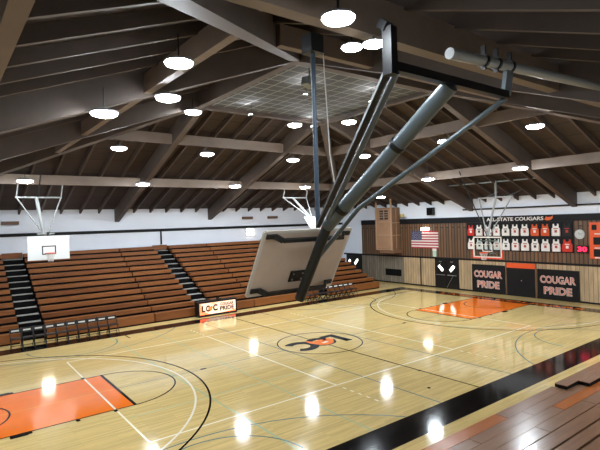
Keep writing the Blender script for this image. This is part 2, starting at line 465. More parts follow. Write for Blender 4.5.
lamps = [
    # far slope
    ((-9.44, 11.15, 7.68), 'lamp glowing right above the frame of the left hanging white backboard', 1.0, 1.05),
    ((-5.94, 7.47, 9.03), 'lamp below the upper purlin, left of both long sloping beams', 1.0, 1.05),
    ((-3.54, 11.17, 7.67), 'lamp where the lower purlin meets the left of the two long sloping beams', 1.0, .32),
    ((-1.32, 7.47, 9.03), 'lamp below the upper purlin, midway between the two long sloping beams', 1.0, 1.05),
    ((2.44, 11.15, 7.68), 'lamp on the lower purlin lighting the second long sloping beam', 1.0, 1.05),
    ((-3.69, 3.98, 10.31), 'lamp by the left corner of the grid ceiling, under a sloping beam', 1.0, .32),
    ((4.45, 7.5, 9.02), 'lamp left of the vertical blue grey pole, lower of the two there', 1.0, 1.05),
    ((2.06, 4.02, 10.3), 'lamp just under the grid ceiling, left of the vertical blue grey pole', 1.0, 1.05),
    ((8.09, 11.04, 7.71), 'lamp right above the white backboard raised at the far side', 1.0, 1.05),
    # right slope
    ((4.05, 2.03, 10.29), 'lamp just under the grid ceiling, right of the hanging rope', 1.0, 1.05),
    ((7.44, 4.4, 9.04), 'lamp seen between the thin dark brace and the thick raised mast', 1.0, 1.05),
    ((13.29, 8.61, 6.89), 'low lamp over the plywood box on the right wall', 0.9, .28),
    ((11.27, 2.75, 7.63), 'lamp on the lower purlin to the left of the glass backboard frame', 1.0, 1.05),
    ((11.18, -3.16, 7.66), 'lamp on the lower purlin beside the wide sloping beam at the right', 1.0, .32),
    ((7.51, -5.83, 9.01), 'lamp high between the rafters, right of the wide right sloping beam', 1.0, 1.05),
    ((7.41, -1.34, 9.05), 'lamp near the upper right end of the thick mast, under the upper purlin', 1.0, 1.05),
    # left slope
    ((-9.43, -2.84, 8.25), 'lamp on the deep left beam, the farther one toward the picture edge', 0.9, 1.05),
    ((-7.5, -2.48, 9.0), 'lamp on the deep left beam beside its bright lit patch', 0.9, 1.05),
    ((-9.31, -7.45, 8.3), 'close lamp under the left roof slope, above the deep left beam', 0.74, 1.05),
    # near slope
    ((-8.18, -10.98, 7.73), 'lamp, left one of the close pair beside the raised hoop\'s carrying tube', .42, .8),
    ((-7.92, -11.17, 7.77), 'lamp, right one of the close pair beside the raised hoop\'s carrying tube', .4, .8),
    ((-9.55, -12.2, 7.4), 'lamp at the top edge, just above the close pair of lamps', .5, .5),
    # unseen lamps added behind or beside the frame to light the hall
    ((9.4, -11.1, 7.5), 'lamp under the near roof slope over the right end of the near platform', 1.0, 1.0),
    ((3.6, -13.0, 6.7), 'lamp under the near roof slope above the middle of the near platform', 1.0, .9),
    ((-13.6, 1.0, 6.4), 'lamp under the left roof slope beyond the left picture edge', 1.0, 1.0),
]
for loc, lab, sc, rod in lamps:
    p = CAM + (V(loc) - CAM) * .965
    k = .965
    while True:
        p = CAM + (V(loc) - CAM) * k
        if under(p.x, p.y) - p.z > .2 * sc or k < .85: break
        k -= .004
    make_lamp(tuple(p), 'white ' + lab, sc, under(p.x, p.y) - p.z)

# small added uplights, put in to make the bright patches on the grid ceiling
ups = [((-1.78, 2.2), 'small uplight washing the leftmost bright patch of the grid ceiling'),
       ((-1.72, -1.7), 'small uplight washing the bright patch beside the boxy floodlight'),
       ((1.26, -2.21), 'small uplight washing the bright patch behind the thin brace'),
       ((2.3, 2.88), 'small uplight washing the farthest bright patch of the grid ceiling')]
f2 = None
for (x, y), lab in ups:
    loc = (x, y, ZT - .42)
    if f2 is None:
        f2 = thing('ceiling_uplight', lab, 'lamp', loc, 'uplights under the grid ceiling')
        MB().box(x - .07, x + .07, y - .07, y + .07, loc[2] - .04, loc[2] + .02).build('housing', M['black_metal'], f2)
        MB().box(x - .055, x + .055, y - .055, y + .055, loc[2] + .02, loc[2] + .03).build('lens', M['uplens'], f2)
        MB().tube([(x + .06, y, loc[2]), (x + .06, y, ZT + .12)], .008, 6).build('rod', M['black_metal'], f2)
    else:
        c = copy_tree(f2); c.location = loc; c['label'] = lab
p = V((-2.55, -3.0, ZT - .38))
t = thing('ceiling_floodlight', 'boxy grey floodlight hanging at the near corner of the grid ceiling', 'floodlight', tuple(p))
MB().bar(p + V((-.2, 0, .05)), p + V((.2, .1, -.05)), .3, .28).build('housing', M['grey_tube'], t)
MB().tube([p + V((0, 0, .12)), p + V((0, 0, .5))], .02, 8).build('bracket', M['black_metal'], t)

# ------------------------------------------------------------------ far bleachers
NR = 13; Y0 = 9.45; RUN = .565; RISE = .28
def rowz(k): return .5 + RISE * k
def rowy(k): return Y0 + RUN * k
def bank(name, label, x0, x1, ends=None, seams=(), group='bleacher banks along the far wall'):
    t = thing(name, label, 'bleachers', ((x0 + x1) / 2, Y0, 0), group)
    und = MB()
    for k in range(NR):
        xe = ends[k] if ends else x1
        y, z = rowy(k), rowz(k)
        cuts = [x0] + [s + .02 * k for s in seams if x0 < s < xe] + [xe]
        for a, b in zip(cuts[:-1], cuts[1:]):
            m = M['bleach'] if (k + len(cuts) + int(a)) % 3 else M['bleach2']
            MB().box(a + (.05 if a > x0 else .015), b - .015, y, y + .3, z - (.2 if k else .42), z).build('seat_board', m, t)
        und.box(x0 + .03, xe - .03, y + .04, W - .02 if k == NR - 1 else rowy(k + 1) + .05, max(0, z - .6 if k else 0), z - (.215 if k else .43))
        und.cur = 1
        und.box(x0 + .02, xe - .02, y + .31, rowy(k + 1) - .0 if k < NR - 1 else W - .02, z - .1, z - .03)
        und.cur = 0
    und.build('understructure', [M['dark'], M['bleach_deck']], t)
    return t
A1, A2, A3 = (-10.05, -8.97), (-1.1, -.1), (7.75, 8.75)
bank('bleacher_bank', 'brown wooden bleacher bank left of the leftmost aisle stairs', -16.2, A1[0])
bank('bleacher_bank', 'long brown wooden bleacher bank between the two visible aisle stairs, behind the chairs', A1[1], A2[0], seams=(-3.75,))
bank('bleacher_bank', 'brown wooden bleacher bank right of the stairs behind the lit sign', A2[1], A3[0], seams=(2.55,))
bank('bleacher_bank', 'brown wooden bleacher bank with stepped right end beside the black corner door', A3[1], 13.7,
     ends=[13.75, 13.7, 13.6, 13.55, 13.5, 13.5, 13.45] + [13.4] * 6)
def aisle(label, x0, x1):
    t = thing('aisle_stairs', label, 'stairs', ((x0 + x1) / 2, Y0, 0), 'aisle stairs in the far bleachers')
    body = MB()
    for k in range(1, NR):
        y, z = rowy(k), rowz(k) - .3
        body.box(x0 + .03, x1 - .03, y - .02, y + RUN - .02 if k < NR - 1 else W - .03, 0, z - .03)
        MB().box(x0 + .06, x1 - .06, y - .04, y + .27, z - .03, z).build('tread', M['tread'], t)
    body.build('stair_body', M['dark'], t)
    MB().box(x0 + .02, x1 - .02, W - .3, W - .04, rowz(NR - 1) - .25, rowz(NR - 1) + .06).build('back_board', M['bleach2'], t)
aisle('black aisle stairs with grey treads, at the left end below the hanging white backboard', *A1)
aisle('black aisle stairs with grey treads, leading up behind the lit sign', *A2)
aisle('black aisle stairs with grey treads, mostly behind the raised backboard', *A3)

# ------------------------------------------------------------------ chairs
def make_chair(x, label, group):
    y = 8.28
    t = thing('folding_chair', label, 'chair', (x, y, .002), group)
    mb = MB().box(x - .2, x + .2, y + .03, y + .42, .43, .455); mb.box(x - .19, x + .19, y + .05, y + .4, .455, .475); mb.build('seat', M['chair_seat'], t)
    b = MB().add([(x - .2, y + .5, .64), (x + .2, y + .5, .64), (x + .2, y + .54, .84), (x - .2, y + .54, .84),
                  (x - .2, y + .53, .64), (x + .2, y + .53, .64), (x + .2, y + .57, .84), (x - .2, y + .57, .84)],
                 [(0, 1, 2, 3), (7, 6, 5, 4), (0, 4, 5, 1), (1, 5, 6, 2), (2, 6, 7, 3), (3, 7, 4, 0)]).build('backrest', M['chair_seat'], t)
    MB().add([(x - .15, y + .51, .71), (x + .15, y + .51, .71), (x + .15, y + .521, .78), (x - .15, y + .521, .78)], [(0, 1, 2, 3)]).build('back_patch', M['paper'], b)
    for s in (-1, 1):
        MB().tube([(x + s * .215, y - .02, .0), (x + s * .215, y + .36, .52), (x + s * .215, y + .57, .86)], .016, 6).build('leg', M['black_metal'], t)
        MB().tube([(x + s * .2, y + .46, .0), (x + s * .2, y + .1, .44)], .016, 6).build('leg', M['black_metal'], t)
    MB().tube([(x - .215, y + .09, .15), (x + .215, y + .09, .15)], .009, 6).build('crossbar', M['black_metal'], t)
    MB().tube([(x - .2, y + .39, .1), (x + .2, y + .39, .1)], .009, 6).build('crossbar', M['black_metal'], t)
    return t
c0 = None
for grp, xs, where in (('folding chairs in front of the left bleachers', [-10.35 + .463 * i for i in range(10)], 'in the row below the left stairs'),
                       ('folding chairs by the right end of the bleachers', [5.95 + .463 * i for i in range(10)], 'in the row behind the raised backboard')):
    for i, x in enumerate(xs):
        lab = 'black folding chair, %s from left %s' % (ORD[i], where)
        if c0 is None: c0 = make_chair(x, lab, grp)
        else:
            c = copy_tree(c0); c.location = (x, 8.28, .002); c['label'] = lab; c['group'] = grp

# ------------------------------------------------------------------ lit sign table
sx0, sx1, sy, sh = -1.43, 1.08, 9.0, .86
t = thing('scorer_table', 'black scorer table with backlit LCC COUGAR PRIDE front before the far bleachers', 'sign', (0, sy, 0))
MB().box(sx0, sx1, sy, sy + .4, .0, sh).build('cabinet', M['black_metal'], t)
fp = MB().box(sx0 + .12, sx1 - .1, sy - .012, sy, .12, sh - .1).build('lit_panel', M['sign_lit'], t)
MB().poly([(0, 0), (.6, 0), (.42, .1), (.2, .16), (.12, .4), (.06, .64), (0, .64)], (sx0 + .12, sy - .012, .12), (1, 0, 0), (0, 0, 1), -.004).build('orange_corner', M['sign_orange'], fp)
MB().poly([(0, 0), (.5, -.0), (.42, .06), (.2, .1), (.08, .06)], (sx0 + .75, sy - .012, .66), (1, 0, 0), (0, 0, 1), -.004).build('orange_flash', M['sign_orange'], fp)
MB().poly([(0, 0), (.9, 0), (.9, .1), (.5, .05)], (sx1 - .1 - .9, sy - .012, .12), (1, 0, 0), (0, 0, 1), -.004).build('orange_corner', M['sign_orange'], fp)
text('L', (-1.2, sy - .018, .27), (1, 0, 0), (0, 0, 1), .22, .36, M['sign_black'], 'lettering', fp, bold=.05)
text('C', (-.94, sy - .018, .27), (1, 0, 0), (0, 0, 1), .24, .36, M['sign_black'], 'lettering', fp, bold=.05)
MB().poly([(.02, .1), (.06, .34), (.12, .26), (.22, .3), (.28, .36), (.3, .2), (.24, .06), (.12, 0)], (-.82, sy - .021, .27), (1, 0, 0), (0, 0, 1), -.006).build('cougar_emblem', M['sign_orange'], fp)
text('C', (-.5, sy - .018, .27), (1, 0, 0), (0, 0, 1), .3, .38, M['sign_black'], 'lettering', fp, bold=.05)
text('COUGAR', (-.02, sy - .018, .52), (1, 0, 0), (0, 0, 1), .86, .17, M['sign_grey'], 'lettering', fp, bold=.02)
text('PRIDE', (-.05, sy - .018, .24), (1, 0, 0), (0, 0, 1), .92, .24, M['sign_grey'], 'lettering', fp, bold=.03)
mb = MB().box(-.15, .1, sy + .08, sy + .3, sh, sh + .05); mb.box(-.1, .05, sy + .25, sy + .3, sh + .05, sh + .12)
tag(mb.build('control_console', M['black_metal'], origin=(0, sy + .2, sh)), 'small black control console on top of the lit scorer table', 'console')

# ------------------------------------------------------------------ near bleachers (bottom right)
t = thing('bleacher_platform', 'glossy brown plank platform of the near bleachers at the bottom right', 'bleachers', (0, -10.4, 0))
segs = [(-9.6, -9.93, [(-9, -2.6, 'o'), (-2.6, .25, 'b')]), (-9.94, -10.24, [(-9, -4.2, 'b'), (-4.2, -2.0, 'b'), (-2.0, .2, 'b'), (.2, 7, 'b')]),
        (-10.25, -10.55, [(-9, -1.15, 'b'), (-1.15, 7, 'o')]), (-10.56, -10.9, [(-9, -2.6, 'b'), (-2.6, -.25, 'b'), (-.25, 7, 'b')]),
        (-10.93, -11.27, [(-9, -.45, 'b'), (-.45, 7, 'b')]), (-11.32, -11.6, [(-9, 0, 'b'), (0, 7, 'b')]), (-11.66, -12.0, [(-9, 0, 'b'), (0, 7, 'b')]), (-12.06, -12.4, [(-9, 0, 'b'), (0, 7, 'b')])]
for y1, y0, ss in segs:
    for a, b, c in ss:
        MB().box(a + .01, b - .01, y0 - .1, y1 - .1, .44, .5).build('plank', M['orangeseat' if c == 'o' else 'brownseat'], t)
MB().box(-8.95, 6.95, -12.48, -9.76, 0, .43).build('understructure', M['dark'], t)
t = thing('folded_bench', 'raised brown bench slab with zigzag back edge on the near platform', 'bench', (3, -9.9, .5))
zig = [(.25, -9.62), (7, -9.62), (7, -10.8), (2.85, -10.8), (2.85, -10.5), (1.9, -10.5), (1.9, -10.22), (.93, -10.22), (.93, -9.94), (.25, -9.94)]
MB().poly(zig[::-1], (0, -.15, .501), (1, 0, 0), (0, 1, 0), .085).build('bench_body', M['dark'], t)
MB().poly(zig[::-1], (0, -.15, .587), (1, 0, 0), (0, 1, 0), .018).build('bench_top', M['brownseat'], t)
# ------------------------------------------------------------------ basketball units
def rim_and_net(t, c, out, tilt=0):
    """c: rim centre; out: unit vector from board to court"""
    out = V(out); c = V(c)
    r = MB().ringtube(c, .23, .018).bar(c - out * .42, c - out * .22, .1, .03).build('rim', M['rim'], t)
    mb = MB()
    for k in range(12):
        a = 2 * math.pi * k / 12; pts = []
        for zz, rr, tw in ((0, .23, 0), (-.15, .17, .26), (-.3, .13, .5), (-.42, .12, .7)):
            pts.append(c + V((rr * math.cos(a + tw), rr * math.sin(a + tw), zz)))
        mb.tube(pts, .007, 4, False)
        pts = [c + V((rr * math.cos(a - tw), rr * math.sin(a - tw), zz)) for zz, rr, tw in ((0, .23, 0), (-.15, .17, .26), (-.3, .13, .5), (-.42, .12, .7))]
        mb.tube(pts, .007, 4, False)
    mb.build('net', M['net'], r)

# right end basket, glass board
bx = CL - 1.22
t = thing('basketball_hoop', 'ceiling hung hoop with glass backboard and orange edge pads before the jersey display', 'basketball hoop', (bx, 0, 2.74), )
zb0, zb1 = 2.76, 3.98
MB().box(bx - .006, bx + .006, -.87, .87, zb0 + .05, zb1 - .05).build('glass_board', M['glass'], t)
mb = MB()
for y in (-.885, .885): mb.box(bx - .03, bx + .03, y - .035, y + .035, zb0, zb1)
mb.box(bx - .03, bx + .03, -.92, .92, zb1 - .05, zb1 + .02).box(bx - .03, bx + .03, -.92, .92, zb0, zb0 + .06)
mb.build('board_frame', M['board_edge'], t)
mb = MB()
for y in (-.3, .3): mb.box(bx - .012, bx - .004, y - .025, y + .025, 3.1, 3.55)
mb.box(bx - .012, bx - .004, -.3, .3, 3.5, 3.55).box(bx - .012, bx - .004, -.3, .3, 3.1, 3.15)
mb.box(bx - .012, bx - .004, -.88, .88, 3.5, 3.53)
mb.build('target_square', M['board_edge'], t)
mb = MB().box(bx - .045, bx + .045, -.97, .97, zb0 - .07, zb0)
for y in (-.945, .945): mb.box(bx - .045, bx + .045, y - .025, y + .025, zb0, zb0 + .42)
mb.build('edge_pad', M['pad'], t)
rim_and_net(t, (bx - .4, 0, 3.06), (-1, 0, 0))
MB().tube([(bx + .12, 0, 2.95), (bx + .14, 0, 4.2), (bx + 1.0, -.05, 6.35), (bx + 1.0, -.05, 7.35)], .065, 12).build('mast', M['mid_tube'], t)
mb = MB().bar((bx + .06, -.6, 3.75), (bx + .06, .6, 3.75), .05, .08).bar((bx + .06, -.5, 3.0), (bx + .06, .5, 3.0), .05, .08); mb.build('board_bracket', M['mid_tube'], t)
MB().tube([(bx + 1.0, -1.15, 6.35), (bx + 1.0, 1.15, 6.35)], .05, 10).build('crossbar', M['mid_tube'], t)
for s in (-1, 1):
    MB().tube([(bx + 1.0, s * 1.08, 6.35), (bx + .16, s * .12, 4.15)], .035, 10).build('brace', M['mid_tube'], t)
    MB().tube([(bx + 1.0, s * .75, 6.35), (bx + 2.6, s * .75, 6.75)], .035, 8).build('rear_strut', M['grey_tube'], t)
MB().tube([(bx + 1.0, -3.25, 7.3), (bx + 1.0, 3.25, 7.3)], .05, 10).build('support_pipe', M['grey_tube'], t)
MB().tube([(bx + .1, .05, 4.0), (bx - 1.6, .7, 7.9)], .025, 8).build('front_strut', M['dark_tube'], t)

# side basket, hanging before the far bleachers at the left
cx, cy = -8.42, 11.5
t = thing('basketball_hoop', 'white wooden backboard with hoop hanging in front of the left far bleachers', 'basketball hoop', (cx, cy, 3.68))
b = MB().box(cx - .97, cx + .97, cy - .02, cy + .03, 3.68, 4.9).build('backboard', M['board_white'], t)
mb = MB()
for s in (-1, 1): mb.box(cx + s * .3 - .025, cx + s * .3 + .025, cy - .026, cy - .02, 3.95, 4.4)
mb.box(cx - .3, cx + .3, cy - .026, cy - .02, 4.35, 4.4).box(cx - .3, cx + .3, cy - .026, cy - .02, 3.95, 4.0)
mb.build('target_square', M['black_trim'], b)
rim_and_net(t, (cx, cy - .4, 4.03), (0, -1, 0))
MB().tube([(cx, cy + .08, 4.0), (cx, cy + .08, 5.1)], .07, 12).build('stem', M['dark_tube'], t)
MB().tube([(cx - .2, cy + .1, 5.0), (cx - .45, cy + .3, 6.9)], .09, 12).build('mast', M['mid_tube'], t)
MB().tube([(cx - 1.4, cy + .3, 6.9), (cx + .75, cy + .3, 6.9)], .045, 10).build('crossbar', M['mid_tube'], t)
for x in (-1.35, .7):
    MB().tube([(cx + x, cy + .3, 6.9), (cx - .1 + (.12 if x > 0 else -.12), cy + .1, 5.02)], .035, 10).build('brace', M['mid_tube'], t)
    MB().tube([(cx + x, cy + .3, 6.9), (cx + x + .1, cy + .25, 7.65)], .035, 8).build('hanger', M['mid_tube'], t)
MB().tube([(cx - .38, cy + .3, 6.9), (cx - .33, cy - .4, 8.0)], .035, 8).build('hanger', M['dark_tube'], t)
MB().bar((cx - .5, cy + .08, 5.02), (cx + .3, cy + .08, 5.02), .08, .08).build('board_bracket', M['mid_tube'], t)

# side basket, swung up at the far side
cx = 8.05
t = thing('basketball_hoop', 'white backboard swung up at the far side, mostly hidden by the big raised one', 'basketball hoop', (cx, 10.2, 4.5))
top = V((cx, 10.05, 5.55)); bot = V((cx, 9.2, 4.62)); dn = (bot - top).normalized(); X = V((1, 0, 0)); nrm = X.cross(dn).normalized()
MB().poly([(-.93, 0), (-.93, 1.24), (.93, 1.24), (.93, 0)], top - nrm * .02, X, dn, .05).build('backboard', M['board_white'], t)
pb = V((cx, 10.25, 5.35))
MB().tube([(cx - .3, 12.1, 7.0), pb], .075, 12).build('mast', M['light_tube'], t)
MB().tube([(cx - 1.2, 12.1, 7.0), (cx + 1.0, 12.1, 7.0)], .045, 10).build('crossbar', M['light_tube'], t)
for x in (-1.15, .95):
    MB().tube([(cx + x, 12.1, 7.0), pb], .035, 10).build('brace', M['light_tube'], t)
    MB().tube([(cx + x, 12.1, 7.0), (cx + x + .1, 12.0, 7.7)], .035, 8).build('hanger', M['light_tube'], t)
MB().tube([pb, pb + V((0, -.6, -.5))], .06, 10).build('stem', M['light_tube'], t)
MB().tube([(cx + .9, 12.05, 7.05), (cx + .8, 11.8, 7.4), (cx + .6, 11.75, 7.75)], .04, 8).build('fold_arm', M['light_tube'], t)
rc = bot + V((0, -.25, .35))
MB().ringtube(rc, .23, .012, ax=(0, .5, .85)).bar(rc + V((0, .2, -.1)), rc + V((0, .4, -.15)), .1, .03).build('rim', M['rim'], t)

# near basket: big dark frame with the raised board seen from behind
BX = -7.98
t = thing('raised_basketball_hoop', 'big folded up hoop on a thick dark mast, its tan board seen from behind', 'basketball hoop', (BX, -9.6, 3.8))
top = V((BX, -9.66, 5.05)); bot = V((BX, -9.02, 3.97)); dn = (bot - top).normalized(); nrm = X.cross(dn).normalized()   # nrm: toward the camera side
if nrm.y > 0: nrm = -nrm
Lb = (bot - top).length
b = MB().poly([(-.93, 0), (-.93, Lb), (.93, Lb), (.93, 0)], top - nrm * .04, X, dn, -.03 if X.cross(dn).dot(nrm) < 0 else .03).build('backboard', M['board_back'], t)
mb = MB()
for a, c in (((-.93, 0), (.93, 0)), ((-.93, Lb), (.93, Lb)), ((-.93, 0), (-.93, Lb)), ((.93, 0), (.93, Lb))):
    mb.bar(top + X * a[0] + dn * a[1] - nrm * .025, top + X * c[0] + dn * c[1] - nrm * .025, .05, .035, up=nrm)
mb.build('board_edging', M['board_edge'], b)
def P(a, d, n): return top + X * a + dn * d + nrm * n
for d in (.1, Lb - .08):
    MB().bar(P(-.62, d, .1), P(.68, d, .1), .065, .05, up=nrm).bar(P(-.62, d, .1), P(-.74, d - .03, .0), .09, .05, up=nrm).bar(P(-.74, d - .03, .01), P(-.9, d - .03, .01), .08, .03, up=nrm).bar(P(.68, d, .1), P(.76, d - .03, .0), .09, .05, up=nrm).bar(P(.76, d - .03, .01), P(.9, d - .03, .01), .08, .03, up=nrm).build('mounting_bar', M['dark_tube'], t)
pl = MB().bar(P(-.16, .92, .012), P(.16, .92, .012), .22, .02, up=nrm).build('rim_plate', M['black_metal'], t)
mb = MB()
for a in (-.1, .1):
    for d in (.86, .98): mb.tube([P(a, d, .02), P(a, d, .035)], .018, 8)
mb.build('bolt', M['steel'], pl)
stem_top = V((BX, -10.1, 5.17)); stem_bot = V((BX, -9.26, 3.85))
MB().tube([stem_bot, stem_top], .088, 18).build('stem', M['dark_tube'], t)
tubeL, tubeR, tz, ty = -9.08, -6.72, 6.88, -12.5
mast_top = V((-8.0, ty, tz - .05))
MB().tube([stem_top + V((0, .02, -.04)), mast_top], .108, 18).build('mast', M['mast_tube'], t)
MB().tube([stem_top.lerp(mast_top, .13), stem_top.lerp(mast_top, .16)], .132, 14).build('collar', M['black_metal'], t)
MB().tube([stem_top.lerp(mast_top, .62), stem_top.lerp(mast_top, .645)], .125, 14).build('collar', M['black_metal'], t)
MB().bar((tubeL, ty, tz), (tubeR, ty, tz), .1, .1).build('top_tube', M['black_metal'], t)
MB().tube([(tubeL + .1, ty, tz - .05), stem_top + V((-.08, -.1, .08))], .04, 12).build('side_brace', M['mast_tube'], t)
MB().bar((tubeL + .0, ty + .05, tz - .05), stem_top + V((-.14, .1, -.05)), .075, .045).build('flat_arm', M['dark_tube'], t)
MB().tube([(tubeR - .02, ty, tz - .05), V((-7.72, -10.55, 5.4)), V((BX + .1, -9.55, 4.48))], .038, 12).build('side_brace', M['mast_tube'], t)
mb = MB().bar((tubeL, ty, tz - .1), (tubeL, ty, tz + .42), .13, .1, up=(1, 0, 0)).bar((tubeL - .02, ty, tz + .42), (tubeL - .02, ty + .1, tz + .5), .1, .1); mb.build('drop_post', M['black_metal'], t)
mb = MB().bar((tubeR - .0, ty, tz + .02), (tubeR + .1, ty, tz + .42), .16, .06, up=(0, 1, 0)); mb.build('drop_bracket', M['grey_tube'], t)
MB().tube([(-8.0, ty, 7.22), (-3.55, ty, 7.46)], .07, 14).build('support_pipe', M['mid_tube'], t)
for x in (-7.25, -6.95, -6.6):
    z = 7.22 + (x + 8.0) * .054
    MB().bar((x, ty, z - .12), (x, ty, z + .2), .03, .06, up=(0, 1, 0)).tube([(x - .02, ty, z), (x + .02, ty, z)], .09, 14).build('pipe_clamp', M['black_metal'], t)
# hanging pole and hoist rope behind it
pxy = (-8.0, -9.86)
t2 = thing('hanging_pole', 'thin vertical blue grey pole hanging from the roof to the raised hoop', 'pole', (pxy[0], pxy[1], 5.1))
MB().tube([(pxy[0], pxy[1], 5.12), (pxy[0], pxy[1], 8.02)], .04, 10).build('pole', M['blue_pole'], t2)
MB().box(pxy[0] - .13, pxy[0] + .13, pxy[1] - .13, pxy[1] + .13, 8.0, 8.3).build('ceiling_box', M['dark_tube'], t2)
r = MB().tube([(-7.55, -9.6, 8.2), (-7.5, -9.6, 7.2), (-7.48, -9.62, 6.4), (-7.44, -9.7, 5.75)], .011, 6).build('hoist_rope', M['rope'], origin=(-7.5, -9.6, 5.7))
tag(r, 'pale thin rope hanging from the roof beside the blue grey pole', 'rope')

# ------------------------------------------------------------------ right wall furnishings
WX = W - .05
YN, ZU = (0, -1, 0), (0, 0, 1)
def wallbox(mb, y0, y1, z0, z1, d0, d1): return mb.box(WX - d1, WX - d0, y0, y1, z0, z1)

# double doors and the other doors
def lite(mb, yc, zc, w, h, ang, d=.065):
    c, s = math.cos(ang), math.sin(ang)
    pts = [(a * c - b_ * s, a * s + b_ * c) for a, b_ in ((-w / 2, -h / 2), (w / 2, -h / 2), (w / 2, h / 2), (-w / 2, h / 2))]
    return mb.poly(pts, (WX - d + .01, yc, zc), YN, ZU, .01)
d = struct('door_1', MB().box(WX - .04, WX, 4.5, 6.56, 0, 2.16), M['black_trim'])
for i, (a, b_) in enumerate(((5.54, 6.5), (4.56, 5.52))):
    lf = MB().box(WX - .06, WX - .04, a, b_, .02, 2.1).build('door_leaf', M['black_metal'], d)
    yc = (a + b_) / 2
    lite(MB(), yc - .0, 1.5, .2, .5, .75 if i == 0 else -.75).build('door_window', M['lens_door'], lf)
    MB().tube([(WX - .1, a + .1, 1.0), (WX - .1, b_ - .1, 1.0)], .025, 8).build('push_bar', M['steel'], lf)
    MB().box(WX - .1, WX - .06, yc - .1, yc + .1, 1.95, 2.01).build('door_closer', M['steel'], lf)
MB().tube([(WX - .09, 5.5, .1), (WX - .12, 4.95, .95)], .012, 6).build('door_chain', M['steel'], d)
d = struct('door_2', MB().box(W - .06, W, 14.35, 16.3, 0, 2.16), M['black_trim'])
lf = MB().box(W - .08, W - .06, 14.4, 15.4, .02, 2.1).build('door_leaf', M['black_metal'], d)
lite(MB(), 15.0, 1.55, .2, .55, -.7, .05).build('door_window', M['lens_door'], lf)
lf = MB().box(W - .08, W - .06, 15.4, 16.25, .02, 2.1).build('door_leaf', M['black_metal'], d)
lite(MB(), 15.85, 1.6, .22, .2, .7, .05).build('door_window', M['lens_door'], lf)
# black roll door with orange header
d = struct('door_3', MB().box(WX - .05, WX, -1.0, .86, 0, 1.81), M['banner'])
MB().box(WX - .06, WX, -1.0, .86, 1.82, 2.13).build('door_header', M['orange_panel'], d)
MB().box(WX - .075, WX - .05, -.15, -.09, 1.0, 1.05).build('door_handle', M['steel'], d)
mb = MB()
for y in (-1.05, .9): mb.box(WX - .065, WX, y - .04, y + .04, 0, 2.15)
mb.build('door_frame', M['siding'], d)

def pride(label, y1, y0, z0, z1):
    t = thing('wall_pad', label, 'wall pad', (WX, (y0 + y1) / 2, z0), 'black COUGAR PRIDE wall pads')
    MB().box(WX - .07, WX - .002, y0, y1, z0, z1).build('pad', M['banner'], t)
    w = (y1 - y0); h = z1 - z0
    for body, k, ww, off in (('COUGAR', .53, .86, .07), ('PRIDE', .16, .68, .16)):
        text(body, (WX - .075, y1 - w * off, z0 + h * k), YN, ZU, w * ww, h * .26, M['white_letter'], 'lettering', t, depth=.004, bold=.045)
        text(body, (WX - .08, y1 - w * (off + .006), z0 + h * (k + .01)), YN, ZU, w * (ww - .012), h * .24, M['salmon'], 'lettering', t, depth=.005, bold=.012)
pride('black wall pad lettered COUGAR PRIDE, left of the orange topped door', 3.42, 1.0, .03, 1.92)
pride('black wall pad lettered COUGAR PRIDE, right of the orange topped door', -1.14, -3.58, .04, 1.85)

# flag
fy1, fy0, fz0, fz1 = 8.72, 6.2, 2.92, 4.24
mb = MB(); sh_ = (fz1 - fz0) / 13
for k in range(13):
    mb.cur = 0 if k % 2 == 0 else 1
    z1 = fz1 - k * sh_; a = fy1 if k >= 7 else fy1 - .4 * (fy1 - fy0)
    mb.box(WX - .03, WX - .012, fy0, a, z1 - sh_, z1)
mb.cur = 2; mb.box(WX - .03, WX - .012, fy1 - .4 * (fy1 - fy0), fy1, fz1 - 7 * sh_, fz1)
mb.cur = 1
for r_ in range(9):
    for c in range(6 if r_ % 2 == 0 else 5):
        y = fy1 - .085 - (c + (0 if r_ % 2 == 0 else .5)) * .165; z = fz1 - .07 - r_ * .072
        mb.poly([((.03 if q % 2 == 0 else .012) * math.sin(math.pi * q / 5), (.03 if q % 2 == 0 else .012) * math.cos(math.pi * q / 5)) for q in range(10)][::-1], (WX - .03, y, z), YN, ZU, .003)
tag(mb.build('hanging_flag', [M['flag_red'], M['flag_white'], M['flag_blue']], origin=(WX, 7.46, fz0)), 'American flag hung flat on the dark wood siding', 'flag')
t = thing('wall_light', 'small rectangular glowing light above the American flag', 'light', (WX, 7.34, 4.38))
MB().box(WX - .06, WX, 6.98, 7.7, 4.28, 4.5).build('housing', M['housing'], t); MB().box(WX - .12, WX - .06, 7.0, 7.68, 4.29, 4.49).build('lens', M['lens_small'], t)
t = thing('wall_light', 'small square glowing light on the white far wall above the bleachers', 'light', (6.85, W, 4.55))
MB().box(6.5, 7.2, W - .06, W, 4.25, 4.85).build('housing', M['housing'], t); MB().box(6.54, 7.16, W - .1, W - .06, 4.29, 4.81).build('lens', M['lens_small'], t)
t = thing('wall_light', 'glowing wall light hidden behind the white hanging backboard at the left', 'light', (-7.8, W, 4.3))
MB().box(-8.15, -7.45, W - .06, W, 4.0, 4.6).build('housing', M['housing'], t); MB().box(-8.11, -7.49, W - .1, W - .06, 4.04, 4.56).build('lens', M['lens_small'], t)
t = thing('poster', 'white paper notice over a green one, right of the flag', 'poster', (WX, 6.6, 2.4))
MB().box(WX - .012, WX - .001, 6.4, 6.76, 2.72, 3.12).build('upper_sheet', M['paper'], t); MB().box(WX - .012, WX - .001, 6.42, 6.74, 2.31, 2.71).build('lower_sheet', M['green_paper'], t)
t = thing('wall_mounted_loudspeaker', 'black box loudspeaker high on the white strip above the flag', 'loudspeaker', (W, 6.75, 5.4))
